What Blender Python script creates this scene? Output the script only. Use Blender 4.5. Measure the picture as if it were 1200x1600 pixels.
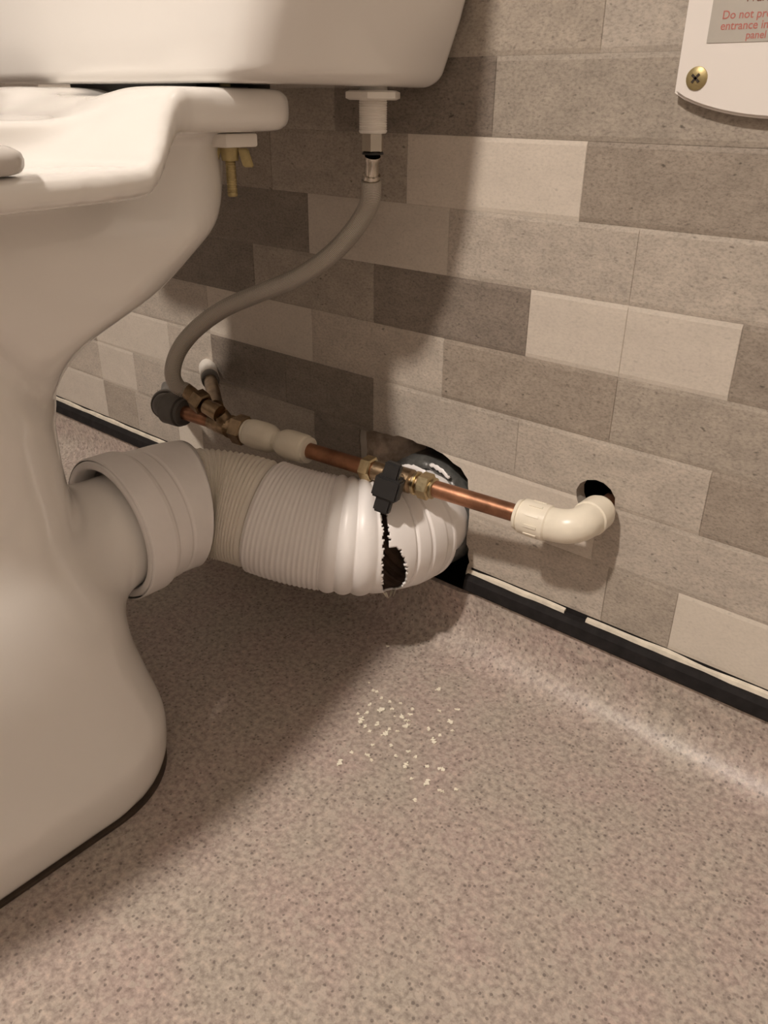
import bpy, bmesh, math, random
import numpy as np
from mathutils import Vector, Matrix, noise as mnoise

for o in list(bpy.data.objects): bpy.data.objects.remove(o)
scn = bpy.context.scene
COL = scn.collection
random.seed(7)

# ---------------------------------------------------------------- camera
FPX, PITCH, ROLL, YAW = 1258.2957, 0.4718792, 0.0111923, 0.7008099   # solved from the tile courses
def camera():
    cy, sy, cp, sp = math.cos(YAW), math.sin(YAW), math.cos(PITCH), math.sin(PITCH)
    F = Vector((-sy*cp, cy*cp, -sp)); R = Vector((cy, sy, 0)); U = R.cross(F)
    c, s = math.cos(ROLL), math.sin(ROLL)
    R2 = c*R + s*U; U2 = -s*R + c*U
    cd = bpy.data.cameras.new('camera'); co = bpy.data.objects.new('camera', cd); COL.objects.link(co)
    m = Matrix((R2, U2, -F)).transposed().to_4x4(); m.translation = Vector((0, -.57, .49))
    co.matrix_world = m
    cd.sensor_fit = 'VERTICAL'; cd.sensor_height = 24; cd.lens = 24*FPX/1600
    cd.clip_start = .01
    scn.camera = co
camera()

# ---------------------------------------------------------------- world, exposure
w = bpy.data.worlds.new('world'); scn.world = w; w.use_nodes = True
w.node_tree.nodes['Background'].inputs[0].default_value = (.9, .8, .7, 1)
w.node_tree.nodes['Background'].inputs[1].default_value = .0
vs = scn.view_settings
vs.view_transform = 'Standard'; vs.look = 'None'; vs.gamma = 1; vs.use_curve_mapping = False
vs.exposure = 0.0
LAMP_POS = (-.36, -1.62, 2.24); LAMP_R = .072
LAMP_COL = (1.0, .89, .79); LAMP_STRENGTH = 1010.0

# ---------------------------------------------------------------- materials
def mat(name, col, rough=.5, metal=0, coat=0, spec=.5):
    m = bpy.data.materials.new(name); m.use_nodes = True
    b = m.node_tree.nodes['Principled BSDF']
    b.inputs['Base Color'].default_value = (*col, 1); b.inputs['Roughness'].default_value = rough
    b.inputs['Metallic'].default_value = metal; b.inputs['Coat Weight'].default_value = coat
    b.inputs['Coat Roughness'].default_value = .06
    b.inputs['Specular IOR Level'].default_value = spec
    return m
def nd(m, t, **kw):
    n = m.node_tree.nodes.new(t)
    for k, v in kw.items():
        if k in n.inputs: n.inputs[k].default_value = v
        else: setattr(n, k, v)
    return n
def ln(m, a, b): m.node_tree.links.new(a, b)
def ramp(m, stops):
    r = nd(m, 'ShaderNodeValToRGB'); e = r.color_ramp.elements
    while len(e) < len(stops): e.new(.5)
    for x, (p, c) in zip(e, stops): x.position = p; x.color = (*c, 1)
    return r
def noisy(m, col, scale=40, amt=.12, bump=0, bscale=300, detail=4, stretch=None):
    """colour mottling and fine relief in world-sized object space"""
    b = m.node_tree.nodes['Principled BSDF']
    tc = nd(m, 'ShaderNodeTexCoord'); src = tc.outputs['Object']
    if stretch:
        mp = nd(m, 'ShaderNodeMapping'); mp.inputs['Scale'].default_value = stretch
        ln(m, src, mp.inputs['Vector']); src = mp.outputs[0]
    n = nd(m, 'ShaderNodeTexNoise', Scale=scale, Detail=detail, Roughness=.6); ln(m, src, n.inputs['Vector'])
    r = ramp(m, [(.3, tuple(c*(1-amt) for c in col)), (.7, tuple(min(1, c*(1+amt)) for c in col))])
    ln(m, n.outputs['Fac'], r.inputs[0]); ln(m, r.outputs[0], b.inputs['Base Color'])
    if bump:
        n2 = nd(m, 'ShaderNodeTexNoise', Scale=bscale, Detail=3); ln(m, src, n2.inputs['Vector'])
        bp = nd(m, 'ShaderNodeBump', Strength=bump, Distance=.001); ln(m, n2.outputs['Fac'], bp.inputs['Height'])
        ln(m, bp.outputs[0], b.inputs['Normal'])
    return m

def tile_mat(name, col, grain):
    m = mat(name, col, .42); b = m.node_tree.nodes['Principled BSDF']
    tc = nd(m, 'ShaderNodeTexCoord'); oi = nd(m, 'ShaderNodeObjectInfo')
    mp = nd(m, 'ShaderNodeMapping'); mp.inputs['Scale'].default_value = (1, 1, 1.7)
    ln(m, tc.outputs['Object'], mp.inputs['Vector'])
    n1 = nd(m, 'ShaderNodeTexNoise', Scale=34, Detail=5, Roughness=.68); ln(m, mp.outputs[0], n1.inputs['Vector'])
    n2 = nd(m, 'ShaderNodeTexNoise', Scale=330, Detail=5, Roughness=.75); ln(m, mp.outputs[0], n2.inputs['Vector'])
    n3 = nd(m, 'ShaderNodeTexNoise', Scale=150, Detail=2, Roughness=.5); ln(m, mp.outputs[0], n3.inputs['Vector'])
    r1 = ramp(m, [(.3, tuple(c*(1-.85*grain) for c in col)), (.7, tuple(c*(1+.75*grain) for c in col))])
    ln(m, n1.outputs['Fac'], r1.inputs[0])
    r2 = ramp(m, [(.32, (1-grain*1.9,)*3), (.5, (1, 1, 1)), (.68, (1+grain*.9,)*3)])
    ln(m, n2.outputs['Fac'], r2.inputs[0])
    mx = nd(m, 'ShaderNodeMix', data_type='RGBA', blend_type='MULTIPLY'); mx.inputs[0].default_value = 1
    ln(m, r1.outputs[0], mx.inputs[6]); ln(m, r2.outputs[0], mx.inputs[7])
    # dark pores
    r3 = ramp(m, [(.66, (1, 1, 1)), (.76, (1-min(.95, grain*3.0),)*3)]); ln(m, n3.outputs['Fac'], r3.inputs[0])
    mx2 = nd(m, 'ShaderNodeMix', data_type='RGBA', blend_type='MULTIPLY'); mx2.inputs[0].default_value = 1
    ln(m, mx.outputs[2], mx2.inputs[6]); ln(m, r3.outputs[0], mx2.inputs[7])
    # per-tile tone
    r4 = ramp(m, [(0, (.95, .945, .94)), (1, (1.05, 1.04, 1.03))]); ln(m, oi.outputs['Random'], r4.inputs[0])
    mx3 = nd(m, 'ShaderNodeMix', data_type='RGBA', blend_type='MULTIPLY'); mx3.inputs[0].default_value = 1
    ln(m, mx2.outputs[2], mx3.inputs[6]); ln(m, r4.outputs[0], mx3.inputs[7])
    ln(m, mx3.outputs[2], b.inputs['Base Color'])
    bp = nd(m, 'ShaderNodeBump', Strength=.25*min(1, grain*4), Distance=.0012); ln(m, n2.outputs['Fac'], bp.inputs['Height'])
    ln(m, bp.outputs[0], b.inputs['Normal'])
    return m
TONE = {
 'V': tile_mat('tile_cream', (.63, .575, .50), .05),
 'L': tile_mat('tile_light', (.58, .525, .46), .07),
 'K': tile_mat('tile_light_grey', (.455, .405, .35), .17),
 'M': tile_mat('tile_mid_grey', (.37, .325, .275), .19),
 'B': tile_mat('tile_brown_grey', (.315, .27, .225), .20),
 'D': tile_mat('tile_dark_grey', (.225, .19, .16), .22)}
M_grout = noisy(mat('grout', (.50, .45, .39), .7), (.50, .45, .39), 60, .08)
M_plain = noisy(mat('painted_wall', (.18, .16, .14), .6), (.18, .16, .14), 8, .04)
M_ceil = noisy(mat('ceiling_paint', (.26, .24, .21), .7), (.26, .24, .21), 8, .03)
M_pale = noisy(mat('pale_painted_wall', (.50, .46, .41), .6), (.50, .46, .41), 8, .03)

def vinyl():
    m = mat('speckled_vinyl', (.3, .25, .22), .42); b = m.node_tree.nodes['Principled BSDF']
    tc = nd(m, 'ShaderNodeTexCoord'); src = tc.outputs['Object']
    big = nd(m, 'ShaderNodeTexNoise', Scale=17, Detail=3); ln(m, src, big.inputs['Vector'])
    med = nd(m, 'ShaderNodeTexNoise', Scale=220, Detail=3, Roughness=.65); ln(m, src, med.inputs['Vector'])
    r0 = ramp(m, [(.35, (.415, .335, .300)), (.65, (.40, .348, .300))]); ln(m, big.outputs['Fac'], r0.inputs[0])
    r1 = ramp(m, [(.30, (.62, .60, .59)), (.52, (1, 1, 1)), (.72, (1.36, 1.34, 1.31))]); ln(m, med.outputs['Fac'], r1.inputs[0])
    mx = nd(m, 'ShaderNodeMix', data_type='RGBA', blend_type='MULTIPLY'); mx.inputs[0].default_value = 1
    ln(m, r0.outputs[0], mx.inputs[6]); ln(m, r1.outputs[0], mx.inputs[7])
    # dark chips
    v = nd(m, 'ShaderNodeTexVoronoi', Scale=330, Randomness=1); ln(m, src, v.inputs['Vector'])
    sp = nd(m, 'ShaderNodeSeparateColor'); ln(m, v.outputs['Color'], sp.inputs[0])
    lt = nd(m, 'ShaderNodeMath', operation='LESS_THAN'); lt.inputs[1].default_value = .17; ln(m, sp.outputs[0], lt.inputs[0])
    ld = nd(m, 'ShaderNodeMapRange'); ld.inputs[1].default_value = .30; ld.inputs[2].default_value = .45; ld.inputs[3].default_value = 1; ld.inputs[4].default_value = 0
    ln(m, v.outputs['Distance'], ld.inputs[0])
    mu = nd(m, 'ShaderNodeMath', operation='MULTIPLY'); ln(m, lt.outputs[0], mu.inputs[0]); ln(m, ld.outputs[0], mu.inputs[1])
    mu2 = nd(m, 'ShaderNodeMath', operation='MULTIPLY'); mu2.inputs[1].default_value = .58; ln(m, mu.outputs[0], mu2.inputs[0])
    mx2 = nd(m, 'ShaderNodeMix', data_type='RGBA'); ln(m, mu2.outputs[0], mx2.inputs[0]); ln(m, mx.outputs[2], mx2.inputs[6]); mx2.inputs[7].default_value = (.085, .068, .062, 1)
    # light chips
    v2 = nd(m, 'ShaderNodeTexVoronoi', Scale=290, Randomness=1)
    mp = nd(m, 'ShaderNodeMapping'); mp.inputs['Location'].default_value = (3, 5, 2); ln(m, src, mp.inputs['Vector']); ln(m, mp.outputs[0], v2.inputs['Vector'])
    sp2 = nd(m, 'ShaderNodeSeparateColor'); ln(m, v2.outputs['Color'], sp2.inputs[0])
    lt2 = nd(m, 'ShaderNodeMath', operation='LESS_THAN'); lt2.inputs[1].default_value = .16; ln(m, sp2.outputs[1], lt2.inputs[0])
    mu3 = nd(m, 'ShaderNodeMath', operation='MULTIPLY'); mu3.inputs[1].default_value = .42; ln(m, lt2.outputs[0], mu3.inputs[0])
    mx3 = nd(m, 'ShaderNodeMix', data_type='RGBA'); ln(m, mu3.outputs[0], mx3.inputs[0]); ln(m, mx2.outputs[2], mx3.inputs[6]); mx3.inputs[7].default_value = (.52, .46, .40, 1)
    ln(m, mx3.outputs[2], b.inputs['Base Color'])
    bp = nd(m, 'ShaderNodeBump', Strength=.35, Distance=.0008); ln(m, med.outputs['Fac'], bp.inputs['Height']); ln(m, bp.outputs[0], b.inputs['Normal'])
    return m
M_vinyl = vinyl()
M_ceramic = noisy(mat('glazed_ceramic', (.86, .835, .80), .16, 0, .6), (.86, .835, .80), 6, .015)
M_white = noisy(mat('white_plastic', (.85, .82, .805), .36), (.85, .82, .805), 30, .03, .08, 200)
M_flex = noisy(mat('ivory_plastic', (.78, .73, .65), .42), (.78, .73, .65), 30, .04)
M_inside = noisy(mat('soiled_inside', (.36, .26, .20), .5), (.36, .26, .20), 60, .4)
M_cream = noisy(mat('cream_plastic', (.82, .76, .64), .32), (.82, .76, .64), 60, .04)
M_tail = mat('white_nylon', (.80, .76, .70), .4)
M_black = noisy(mat('black_pvc', (.014, .012, .011), .8, 0, 0, .15), (.018, .016, .016), 80, .3, .2, 150)
M_seal = noisy(mat('sealant', (.66, .60, .50), .5), (.66, .60, .50), 90, .15, .3, 200)
M_brass = noisy(mat('brass', (.62, .50, .30), .30, 1), (.62, .50, .30), 90, .25, .15, 400)
M_oldbrass = noisy(mat('tarnished_brass', (.34, .25, .16), .34, 1), (.34, .25, .16), 90, .35, .2, 400)
M_wing = noisy(mat('dull_brass', (.42, .34, .17), .45, .7), (.42, .34, .17), 90, .2)
M_copper = noisy(mat('copper', (.37, .185, .11), .38, .9), (.37, .185, .11), 45, .42, .1, 300)
M_steel = mat('nickel', (.62, .57, .50), .22, 1)
M_grey = noisy(mat('grey_plastic', (.13, .122, .115), .5), (.13, .122, .115), 60, .15)
M_rubber = noisy(mat('black_rubber', (.02, .019, .018), .55), (.02, .019, .018), 60, .25)
M_handle = noisy(mat('black_plastic', (.016, .015, .015), .5), (.016, .015, .015), 60, .25)
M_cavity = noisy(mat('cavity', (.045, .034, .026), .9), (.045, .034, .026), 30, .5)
M_plaster = noisy(mat('broken_plaster', (.40, .32, .26), .9), (.40, .32, .26), 70, .45, .9, 120)
M_soil = noisy(mat('grey_soil_pipe', (.085, .085, .080), .28), (.085, .085, .080), 70, .5, .9, 110)
M_shave = noisy(mat('cream_shaving', (.84, .79, .66), .5), (.84, .79, .66), 200, .1)
M_plate = noisy(mat('white_enamel', (.80, .755, .715), .35), (.80, .755, .715), 10, .02)
M_sticker = noisy(mat('silver_sticker', (.46, .43, .385), .3), (.46, .43, .385), 40, .06)
M_red = mat('red_print', (.48, .17, .14), .5); M_dkred = mat('dark_print', (.20, .08, .06), .5)
M_seat = mat('pale_grey_seat', (.60, .565, .53), .15)
M_brownseal = noisy(mat('brown_mastic', (.055, .038, .027), .6), (.055, .038, .027), 90, .3)

def braid():
    m = mat('steel_braid', (.5, .46, .40), .30, .75); b = m.node_tree.nodes['Principled BSDF']
    uv = nd(m, 'ShaderNodeUVMap'); mp = nd(m, 'ShaderNodeMapping'); ln(m, uv.outputs[0], mp.inputs['Vector'])
    ws = []
    for sgn in (1, -1):
        sx = nd(m, 'ShaderNodeSeparateXYZ'); ln(m, mp.outputs[0], sx.inputs[0])
        a = nd(m, 'ShaderNodeMath', operation='MULTIPLY'); a.inputs[1].default_value = 22; ln(m, sx.outputs[0], a.inputs[0])      # around
        c = nd(m, 'ShaderNodeMath', operation='MULTIPLY'); c.inputs[1].default_value = 430*sgn; ln(m, sx.outputs[1], c.inputs[0])  # along, metres
        s = nd(m, 'ShaderNodeMath', operation='ADD'); ln(m, a.outputs[0], s.inputs[0]); ln(m, c.outputs[0], s.inputs[1])
        k = nd(m, 'ShaderNodeMath', operation='MULTIPLY'); k.inputs[1].default_value = 6.28318; ln(m, s.outputs[0], k.inputs[0])
        q = nd(m, 'ShaderNodeMath', operation='SINE'); ln(m, k.outputs[0], q.inputs[0]); ws.append(q)
    p = nd(m, 'ShaderNodeMath', operation='MULTIPLY'); ln(m, ws[0].outputs[0], p.inputs[0]); ln(m, ws[1].outputs[0], p.inputs[1])
    mr = nd(m, 'ShaderNodeMapRange'); mr.inputs[1].default_value = -1; ln(m, p.outputs[0], mr.inputs[0])
    r = ramp(m, [(.25, (.26, .23, .20)), (.75, (.86, .81, .73))]); ln(m, mr.outputs[0], r.inputs[0]); ln(m, r.outputs[0], b.inputs['Base Color'])
    bp = nd(m, 'ShaderNodeBump', Strength=.8, Distance=.0006); ln(m, mr.outputs[0], bp.inputs['Height']); ln(m, bp.outputs[0], b.inputs['Normal'])
    return m
M_braid = braid()

# ---------------------------------------------------------------- mesh helpers
def link(name, me, m, parent=None, smooth=True, ang=40):
    for x in (m if isinstance(m, (list, tuple)) else [m]): me.materials.append(x)
    if smooth:
        for p in me.polygons: p.use_smooth = True
        if ang: me.set_sharp_from_angle(angle=math.radians(ang))
    o = bpy.data.objects.new(name, me); COL.objects.link(o)
    if parent: o.parent = parent
    return o
def mesh(name, V, F, m, parent=None, smooth=True, ang=40):
    me = bpy.data.meshes.new(name); me.from_pydata([tuple(map(float, v)) for v in V], [], F); me.validate(); me.update()
    return link(name, me, m, parent, smooth, ang)
def frombm(name, bm, m, parent=None, smooth=True, ang=40):
    bmesh.ops.recalc_face_normals(bm, faces=bm.faces)
    me = bpy.data.meshes.new(name); bm.to_mesh(me); bm.free()
    return link(name, me, m, parent, smooth, ang)
def tag(o, label=None, cat=None, group=None, kind=None):
    for k, v in (('label', label), ('category', cat), ('group', group), ('kind', kind)):
        if v: o[k] = v
    return o
def thing(name, label, cat, loc, group=None):
    o = bpy.data.objects.new(name, None); COL.objects.link(o); o.empty_display_size = .02
    o['base'] = 1; del o['base']
    o.location = loc
    return tag(o, label, cat, group)
def keep(o, parent):
    """parent without moving (parents only have a location)"""
    o.parent = parent; o.matrix_parent_inverse = Matrix.Translation(-Vector(parent.location)) if parent.type == 'EMPTY' else Matrix.Identity(4)
    return o
def box(name, lo, hi, m, parent=None, bevel=0, seg=2):
    bm = bmesh.new(); bmesh.ops.create_cube(bm, size=1)
    for v in bm.verts: v.co = Vector([lo[i] + (v.co[i]+.5)*(hi[i]-lo[i]) for i in range(3)])
    if bevel: bmesh.ops.bevel(bm, geom=bm.edges[:], offset=bevel, segments=seg, profile=.5, affect='EDGES')
    return frombm(name, bm, m, parent)
def frame(t, up=Vector((0, 0, 1))):
    t = t.normalized()
    if abs(t.dot(up)) > .97: up = Vector((0, 1, 0))
    s = t.cross(up).normalized(); u = s.cross(t).normalized()
    return t, s, u
def revolve(A, B, prof, n=32, flats=None):
    """verts, faces: profile [(pos along A->B in metres, radius)] turned about the axis"""
    A, B = Vector(A), Vector(B); t, s, u = frame(B-A)
    V, F = [], []
    for (d, r) in prof:
        for k in range(n):
            a = 2*math.pi*k/n; V.append(A + t*d + (s*math.cos(a)+u*math.sin(a))*r)
    for i in range(len(prof)-1):
        for k in range(n):
            k2 = (k+1) % n; F.append((i*n+k, i*n+k2, (i+1)*n+k2, (i+1)*n+k))
    F.append(tuple(range(n-1, -1, -1))); F.append(tuple(range((len(prof)-1)*n, len(prof)*n)))
    return V, F
def rev(name, A, B, prof, m, parent=None, n=32, ang=40):
    V, F = revolve(A, B, prof, n); return mesh(name, V, F, m, parent, True, ang)
def hexnut(name, A, B, r, m, parent=None, ch=.0012):
    L = (Vector(B)-Vector(A)).length
    V, F = revolve(A, B, [(0, r*.86), (ch, r), (L-ch, r), (L, r*.86)], 6)
    return mesh(name, V, F, m, parent, True, 25)
def catmull(P, n=12):
    P = [Vector(p) for p in P]; P = [2*P[0]-P[1]] + P + [2*P[-1]-P[-2]]; out = []
    for i in range(1, len(P)-2):
        for k in range(n):
            t = k/n; a, b, c, d = P[i-1:i+3]
            out.append(.5*((2*b)+(c-a)*t+(2*a-5*b+4*c-d)*t*t+(3*b-a-3*c+d)*t**3))
    return out + [P[-2]]
def resample(pts, step):
    d = np.r_[0, np.cumsum([(b-a).length for a, b in zip(pts, pts[1:])])]
    n = max(2, int(d[-1]/step)+1); s = np.linspace(0, d[-1], n); A = np.array([tuple(p) for p in pts])
    return [Vector((np.interp(x, d, A[:, 0]), np.interp(x, d, A[:, 1]), np.interp(x, d, A[:, 2]))) for x in s], s
def sweep(name, pts, s, rad, m, parent=None, n=24, cap=True, uv=False, ang=50):
    """tube along pts with a parallel frame; rad is a number or function of arclength"""
    V, F = [], []; N = len(pts); up = None
    for i, p in enumerate(pts):
        t = (pts[min(i+1, N-1)]-pts[max(i-1, 0)]).normalized()
        if up is None: _, sd, up = frame(t)
        else:
            up = (up - t*up.dot(t)).normalized(); sd = t.cross(up)
        r = rad(s[i]) if callable(rad) else rad
        for k in range(n):
            a = 2*math.pi*k/n; V.append(p + (sd*math.cos(a)+up*math.sin(a))*r)
    for i in range(N-1):
        for k in range(n): F.append((i*n+k, i*n+(k+1) % n, (i+1)*n+(k+1) % n, (i+1)*n+k))
    nq = len(F)
    if cap: F.append(tuple(range(n-1, -1, -1))); F.append(tuple(range((N-1)*n, N*n)))
    o = mesh(name, V, F, m, parent, True, ang)
    if uv:
        l = o.data.uv_layers.new(name='UVMap')
        for f in range(nq):
            i, k = divmod(f, n)
            for li, (a, b) in zip(o.data.polygons[f].loop_indices, ((k, i), (k+1, i), (k+1, i+1), (k, i+1))):
                l.data[li].uv = (a/n, s[b])
    return o
def prism(poly, y0, y1):
    """bmesh prism of an (x,z) polygon between two y values"""
    bm = bmesh.new(); a = [bm.verts.new((x, y0, z)) for x, z in poly]; b = [bm.verts.new((x, y1, z)) for x, z in poly]
    bm.faces.new(a); bm.faces.new(b[::-1])
    for i in range(len(poly)): j = (i+1) % len(poly); bm.faces.new((a[j], a[i], b[i], b[j]))
    bmesh.ops.recalc_face_normals(bm, faces=bm.faces)
    return bm
def cut(o, polys):
    """cut prisms of (x,z) polygons out of an object, baked into its mesh"""
    cs = []
    for poly in polys:
        me = bpy.data.meshes.new('cutter'); bm = prism(poly, -.06, .09); bm.to_mesh(me); bm.free()
        c = bpy.data.objects.new('cutter', me); COL.objects.link(c); cs.append(c)
        md = o.modifiers.new('cut', 'BOOLEAN'); md.object = c; md.operation = 'DIFFERENCE'; md.solver = 'EXACT'
    dg = bpy.context.evaluated_depsgraph_get(); me2 = bpy.data.meshes.new_from_object(o.evaluated_get(dg))
    o.modifiers.clear(); o.data = me2
    for c in cs: bpy.data.objects.remove(c)
    return o

# ---------------------------------------------------------------- signed-distance ceramics
def smin(a, b, k):
    h = np.maximum(k-np.abs(a-b), 0)/k; return np.minimum(a, b)-h*h*k/4
def smax(a, b, k): return -smin(-a, -b, k)
def rrect(x, y, cx, cy, hx, hy, r):
    qx = np.abs(x-cx)-hx+r; qy = np.abs(y-cy)-hy+r
    return np.hypot(np.maximum(qx, 0), np.maximum(qy, 0))+np.minimum(np.maximum(qx, qy), 0)-r
def extr(d2, z, z0, z1, r):
    a = d2+r; b = np.abs(z-(z0+z1)/2)-(z1-z0)/2+r
    return np.hypot(np.maximum(a, 0), np.maximum(b, 0))+np.minimum(np.maximum(a, b), 0)-r
def surface_nets(f, lo, hi, h):
    ax = [np.arange(l, u+h, h) for l, u in zip(lo, hi)]
    X, Y, Z = np.meshgrid(*ax, indexing='ij'); D = f(X, Y, Z); n = D.shape
    c = [slice(0, -1), slice(1, None)]
    acc = np.zeros(tuple(k-1 for k in n)+(3,)); cnt = np.zeros(tuple(k-1 for k in n))
    for axis in range(3):
        for a in (0, 1):
            for b in (0, 1):
                s0 = [0, 0, 0]; s1 = [0, 0, 0]; oth = [k for k in range(3) if k != axis]
                s0[axis] = 0; s1[axis] = 1
                for k, v in zip(oth, (a, b)): s0[k] = s1[k] = v
                d0 = D[tuple(c[k] for k in s0)]; d1 = D[tuple(c[k] for k in s1)]
                x = (d0 < 0) != (d1 < 0); t = np.where(x, d0/np.where(x, d0-d1, 1), 0)
                cnt += x; acc[..., axis] += x*t
                for k, v in zip(oth, (a, b)): acc[..., k] += x*v
    act = cnt > 0; idx = -np.ones(cnt.shape, int); idx[act] = np.arange(act.sum())
    ii = np.argwhere(act); V = (ii + acc[act]/cnt[act][:, None])*h + np.array([a[0] for a in ax])
    F = []
    for axis in range(3):
        oth = [k for k in range(3) if k != axis]
        sl0 = [slice(1, -1)]*3; sl1 = [slice(1, -1)]*3
        sl0[axis] = slice(0, -1); sl1[axis] = slice(1, None)
        a = D[tuple(sl0)] < 0; b = D[tuple(sl1)] < 0
        for flip, mask in ((0, a & ~b), (1, ~a & b)):
            q = np.argwhere(mask)
            for k in oth: q[:, k] += 1
            def at(du, dv):
                p = q.copy(); p[:, oth[0]] += du; p[:, oth[1]] += dv; return idx[tuple(p.T)]
            quad = np.stack([at(-1, -1), at(0, -1), at(0, 0), at(-1, 0)], 1)
            if (flip == 1) ^ (axis == 1): quad = quad[:, ::-1]
            F.append(quad)
    F = np.concatenate(F); F = F[(F >= 0).all(1)]
    e = h*.2
    for _ in range(4):
        x, y, z = V.T; d = f(x, y, z)
        g = np.stack([f(x+e, y, z)-f(x-e, y, z), f(x, y+e, z)-f(x, y-e, z), f(x, y, z+e)-f(x, y, z-e)], 1)/(2*e)
        V = V - np.clip(d/np.maximum((g*g).sum(1), .2), -h, h)[:, None]*g*.9
    E = np.concatenate([F[:, [i, (i+1) % 4]] for i in range(4)])
    for lam in (.5, .5, .35):
        acc = np.zeros_like(V); cn = np.zeros(len(V)); np.add.at(acc, E[:, 0], V[E[:, 1]]); np.add.at(cn, E[:, 0], 1)
        np.add.at(acc, E[:, 1], V[E[:, 0]]); np.add.at(cn, E[:, 1], 1); V = V+lam*(acc/np.maximum(cn, 1)[:, None]-V)
    return V, F.tolist()

# ================================================================ SETTING
D0 = .57; TH = .05405; TU = .0827; ZTOP = .5743        # course height, half-brick width, top of course 1
random.seed(3)
def jag(pts, step, amp):
    out = []
    for a, b in zip(pts, pts[1:]+pts[:1]):
        L = math.hypot(b[0]-a[0], b[1]-a[1]); n = max(1, int(L/step))
        for k in range(n):
            t = k/n; j = amp if k else amp*.3
            out.append((a[0]+(b[0]-a[0])*t+random.uniform(-j, j), a[1]+(b[1]-a[1])*t+random.uniform(-j, j)))
    return out
HOLE = jag([(-.514, .1925), (-.482, .1965), (-.452, .1995), (-.428, .1975), (-.403, .193), (-.388, .187), (-.379, .178),
            (-.3755, .150), (-.3765, .118), (-.371, .092), (-.376, .079), (-.377, .0), (-.49, .0), (-.516, .10)], .006, .0012)
EHOLE = jag([(-.2525+.0175*math.cos(a)*(1+.05*math.sin(3*a)), .1985+.0175*math.sin(a)) for a in np.linspace(0, 2*math.pi, 16)[:-1]], .02, .0006)

back = box('wall_back', (-1.5, .0012, .0), (.9, .013, 2.4), M_grout); tag(back, kind='structure')
cut(back, [HOLE, EHOLE])

rows = {   # edges in half-bricks, tones between them
 1: ([-18.56, -16.56, -14.56, -12.56, -10.56, -9.56, -7.56, -5.56, -3.56, -1.56, .44, 2.44, 4.44], 'KMLDKMDMKLMK'),
 2: ([-18.55, -16.55, -14.55, -12.55, -10.55, -8.55, -6.55, -4.56, -1.56, .44, 1.44, 3.44, 5.44], 'MKDLKMDMBLKM'),
 3: ([-18.58, -16.58, -14.58, -12.58, -11.58, -9.58, -7.58, -5.56, -3.58, -1.08, .42, 2.42, 4.42], 'KLMDKBMLBKLM'),
 4: ([-18, -17, -15, -13, -11, -9, -7, -5, -3, -1, 1, 3, 5], 'LKDMKDLKKMLK'),
 5: ([-18, -16, -14, -12, -10, -8, -6, -4, -3, -2, 0, 2, 4, 5], 'MKLKDMDLLBKDK'),
 6: ([-18, -17, -15, -13, -11, -9, -7, -5, -3, -1, 1, 3, 5], 'KMLLKLKBMLKM'),
 7: ([-18, -16, -14, -12, -10, -9, -7.5, -6, -4, -2, 0, 2, 4], 'KDBLKDDKKBLK'),
 8: ([-18, -16, -14, -12, -11, -9, -7, -5, -3, -1, 1, 3, 5], 'LKKLKMDLKKML'),
 9: ([-18, -16, -14, -12, -11.1, -10, -9.4, -7.5, -5, -2.8, -2.07, .1, 2.1, 4.1], 'KMLMKVMMKMVKL')}
extra = {0: 'LMKDKLBKMLKM', -1: 'MKLKDMKLBKLD', -2: 'KDMKLKMBLKDK', -3: 'LKMDKLKMKLBM'}
for k, t in extra.items():
    o = .5 if k % 2 else 0; rows[k] = ([-18+o+2*i for i in range(13)], t)
def tile(x0, x1, z0, z1, tone, y=.0):
    g = .00004; b = .00045; c_ = .0034; bm = bmesh.new()
    lo = (x0+g, -.0004-y, z0+g); hi = (x1-g, .0016, z1-g)
    vs = [bm.verts.new(p) for p in ((lo[0], hi[1], lo[2]), (hi[0], hi[1], lo[2]), (hi[0], hi[1], hi[2]), (lo[0], hi[1], hi[2]),
                                    (lo[0], lo[1]+.0006, lo[2]), (hi[0], lo[1]+.0006, lo[2]), (hi[0], lo[1]+.0006, hi[2]), (lo[0], lo[1]+.0006, hi[2]),
                                    (lo[0]+b, lo[1], lo[2]+c_), (hi[0]-b, lo[1], lo[2]+c_), (hi[0]-b, lo[1], hi[2]-c_), (lo[0]+b, lo[1], hi[2]-c_))]
    for q in ((0, 3, 2, 1), (8, 9, 10, 11)): bm.faces.new([vs[i] for i in q])
    for o in (0, 4):
        for i in range(4): j = (i+1) % 4; bm.faces.new((vs[o+i], vs[o+j], vs[o+4+j], vs[o+4+i]))
    return frombm('tile', bm, TONE[tone], back, False)
for r, (ed, tones) in sorted(rows.items()):
    z1 = ZTOP-(r-1)*TH; z0 = z1-TH
    if r == 9: z0 = .0872
    for a, b, t in zip(ed, ed[1:], tones):
        o = tile(a*TU, b*TU, z0, z1, t, random.uniform(0, .0004))
        hit = [P for P in (HOLE, EHOLE) if max(p[0] for p in P) > a*TU and min(p[0] for p in P) < b*TU and max(p[1] for p in P) > z0 and min(p[1] for p in P) < z1]
        if hit: cut(o, hit)
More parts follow.
